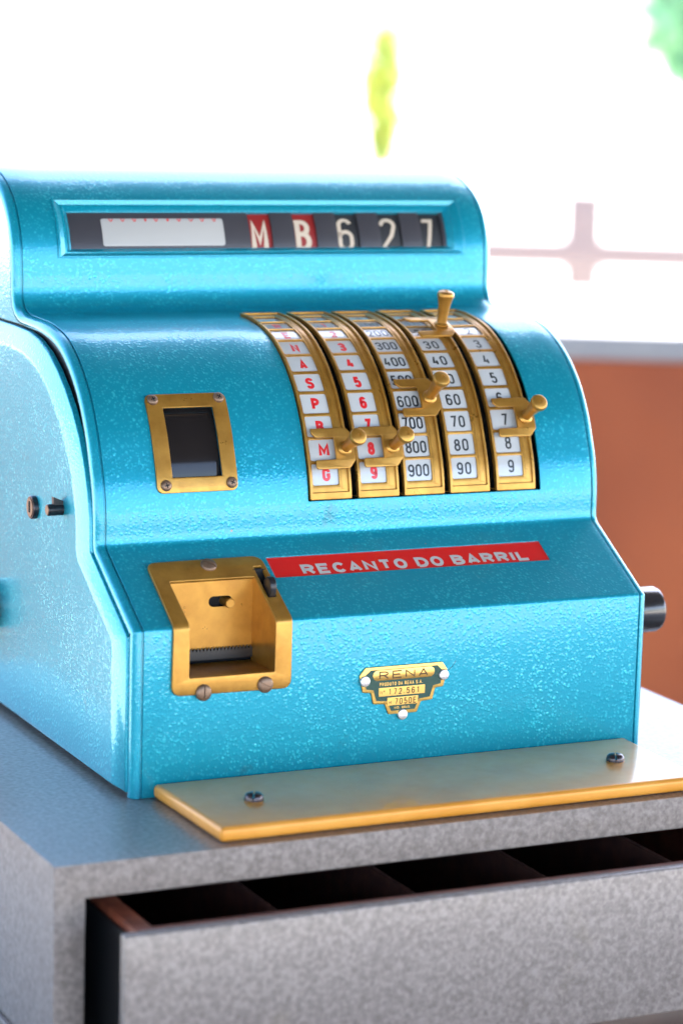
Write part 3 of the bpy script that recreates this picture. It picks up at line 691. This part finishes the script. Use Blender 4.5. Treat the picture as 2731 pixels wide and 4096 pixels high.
# added roof, out of view: keeps direct sun off and darkens reflections
ROOFM = mat('shade_roof_dark', (.045, .04, .038), rough=.8)
roof = empty('shade_roof', (.3, -1.5, 2.2), 'added roof out of view that shades the register', 'roof')
obj('shade_roof_deck', box_bm(-14000, 7000, -4800, 1550, 2200, 2300), ROOFM, roof)
for k in range(7): obj('shade_roof_beam', box_bm(-13950, 6950, -4750 + 950 * k, -4650 + 950 * k, 2100, 2199), ROOFM, roof)

# ---- plants far out of focus
def leafy(name, label, cat, u, v0, v1, width, dist, c0, c1, n, leaf, group=None, trunk=True):
    LM = mat('leaves_' + name, rough=.6); 
    oi = N(LM, 'ShaderNodeNewGeometry'); L(LM, ramp(LM, oi.outputs['Random Per Island'], [(0, c0), (1, c1)]), bsdf(LM).inputs['Base Color'])
    bsdf(LM).inputs['Subsurface Weight'].default_value = 0
    top = view_point(u, v0, dist); bot = view_point(u, v1, dist); H = top.z - bot.z
    root = empty(name, (bot.x, bot.y, -1.0), label, cat, group)
    b = bmesh.new(); rnd = random.Random(int(u + v0))
    for i in range(n):
        t = rnd.random(); a = rnd.random() * 6.283; rr = width * .5 * math.sqrt(rnd.random()) * (math.sin(math.pi * min(1, max(0.06, t))) ** .7) * (1 + .15 * math.sin(t * 9 + a))
        p = Vector((bot.x + rr * math.cos(a), bot.y + rr * math.sin(a), bot.z + H * t))
        d = Vector((rnd.uniform(-1, 1), rnd.uniform(-1, 1), rnd.uniform(-1, .6))).normalized(); s = d.cross(Vector((rnd.uniform(-1, 1), rnd.uniform(-1, 1), rnd.uniform(-1, 1)))).normalized()
        l = leaf * rnd.uniform(.6, 1.3); ww = l * .28
        vs = [b.verts.new(p), b.verts.new(p + d * l * .5 + s * ww), b.verts.new(p + d * l), b.verts.new(p + d * l * .5 - s * ww)]; b.faces.new(vs)
    obj('crown', b, LM, root, smooth=False, kind='stuff')
    if trunk:
        b = lathe_bm([(0, 0), (45, 0), (25, (bot.z + 1 + H * .6) * 1000), (0, (bot.z + 1 + H * .6) * 1000)], 10, Matrix.Translation((bot.x, bot.y, -1.0)))
        obj('trunk', b, TRUNK, root)
TRUNK = mat('bark', (.16, .11, .07), rough=.9)
leafy('palm_shrub', 'slim yellow green tree seen blurred above the register', 'tree', 1525, 120, 630, .12, 9, (.62, .60, .05), (.20, .38, .14), 900, .055, trunk=False)
leafy('broadleaf_tree', 'green tree at the upper right, blurred', 'tree', 2800, -260, 330, .55, 12, (.12, .30, .14), (.2, .42, .22), 700, .14, trunk=False)
leafy('broadleaf_tree', 'pale yellow tree at the left edge, blurred', 'tree', 4, 150, 510, .16, 11, (.5, .46, .14), (.7, .62, .28), 90, .12, trunk=False)
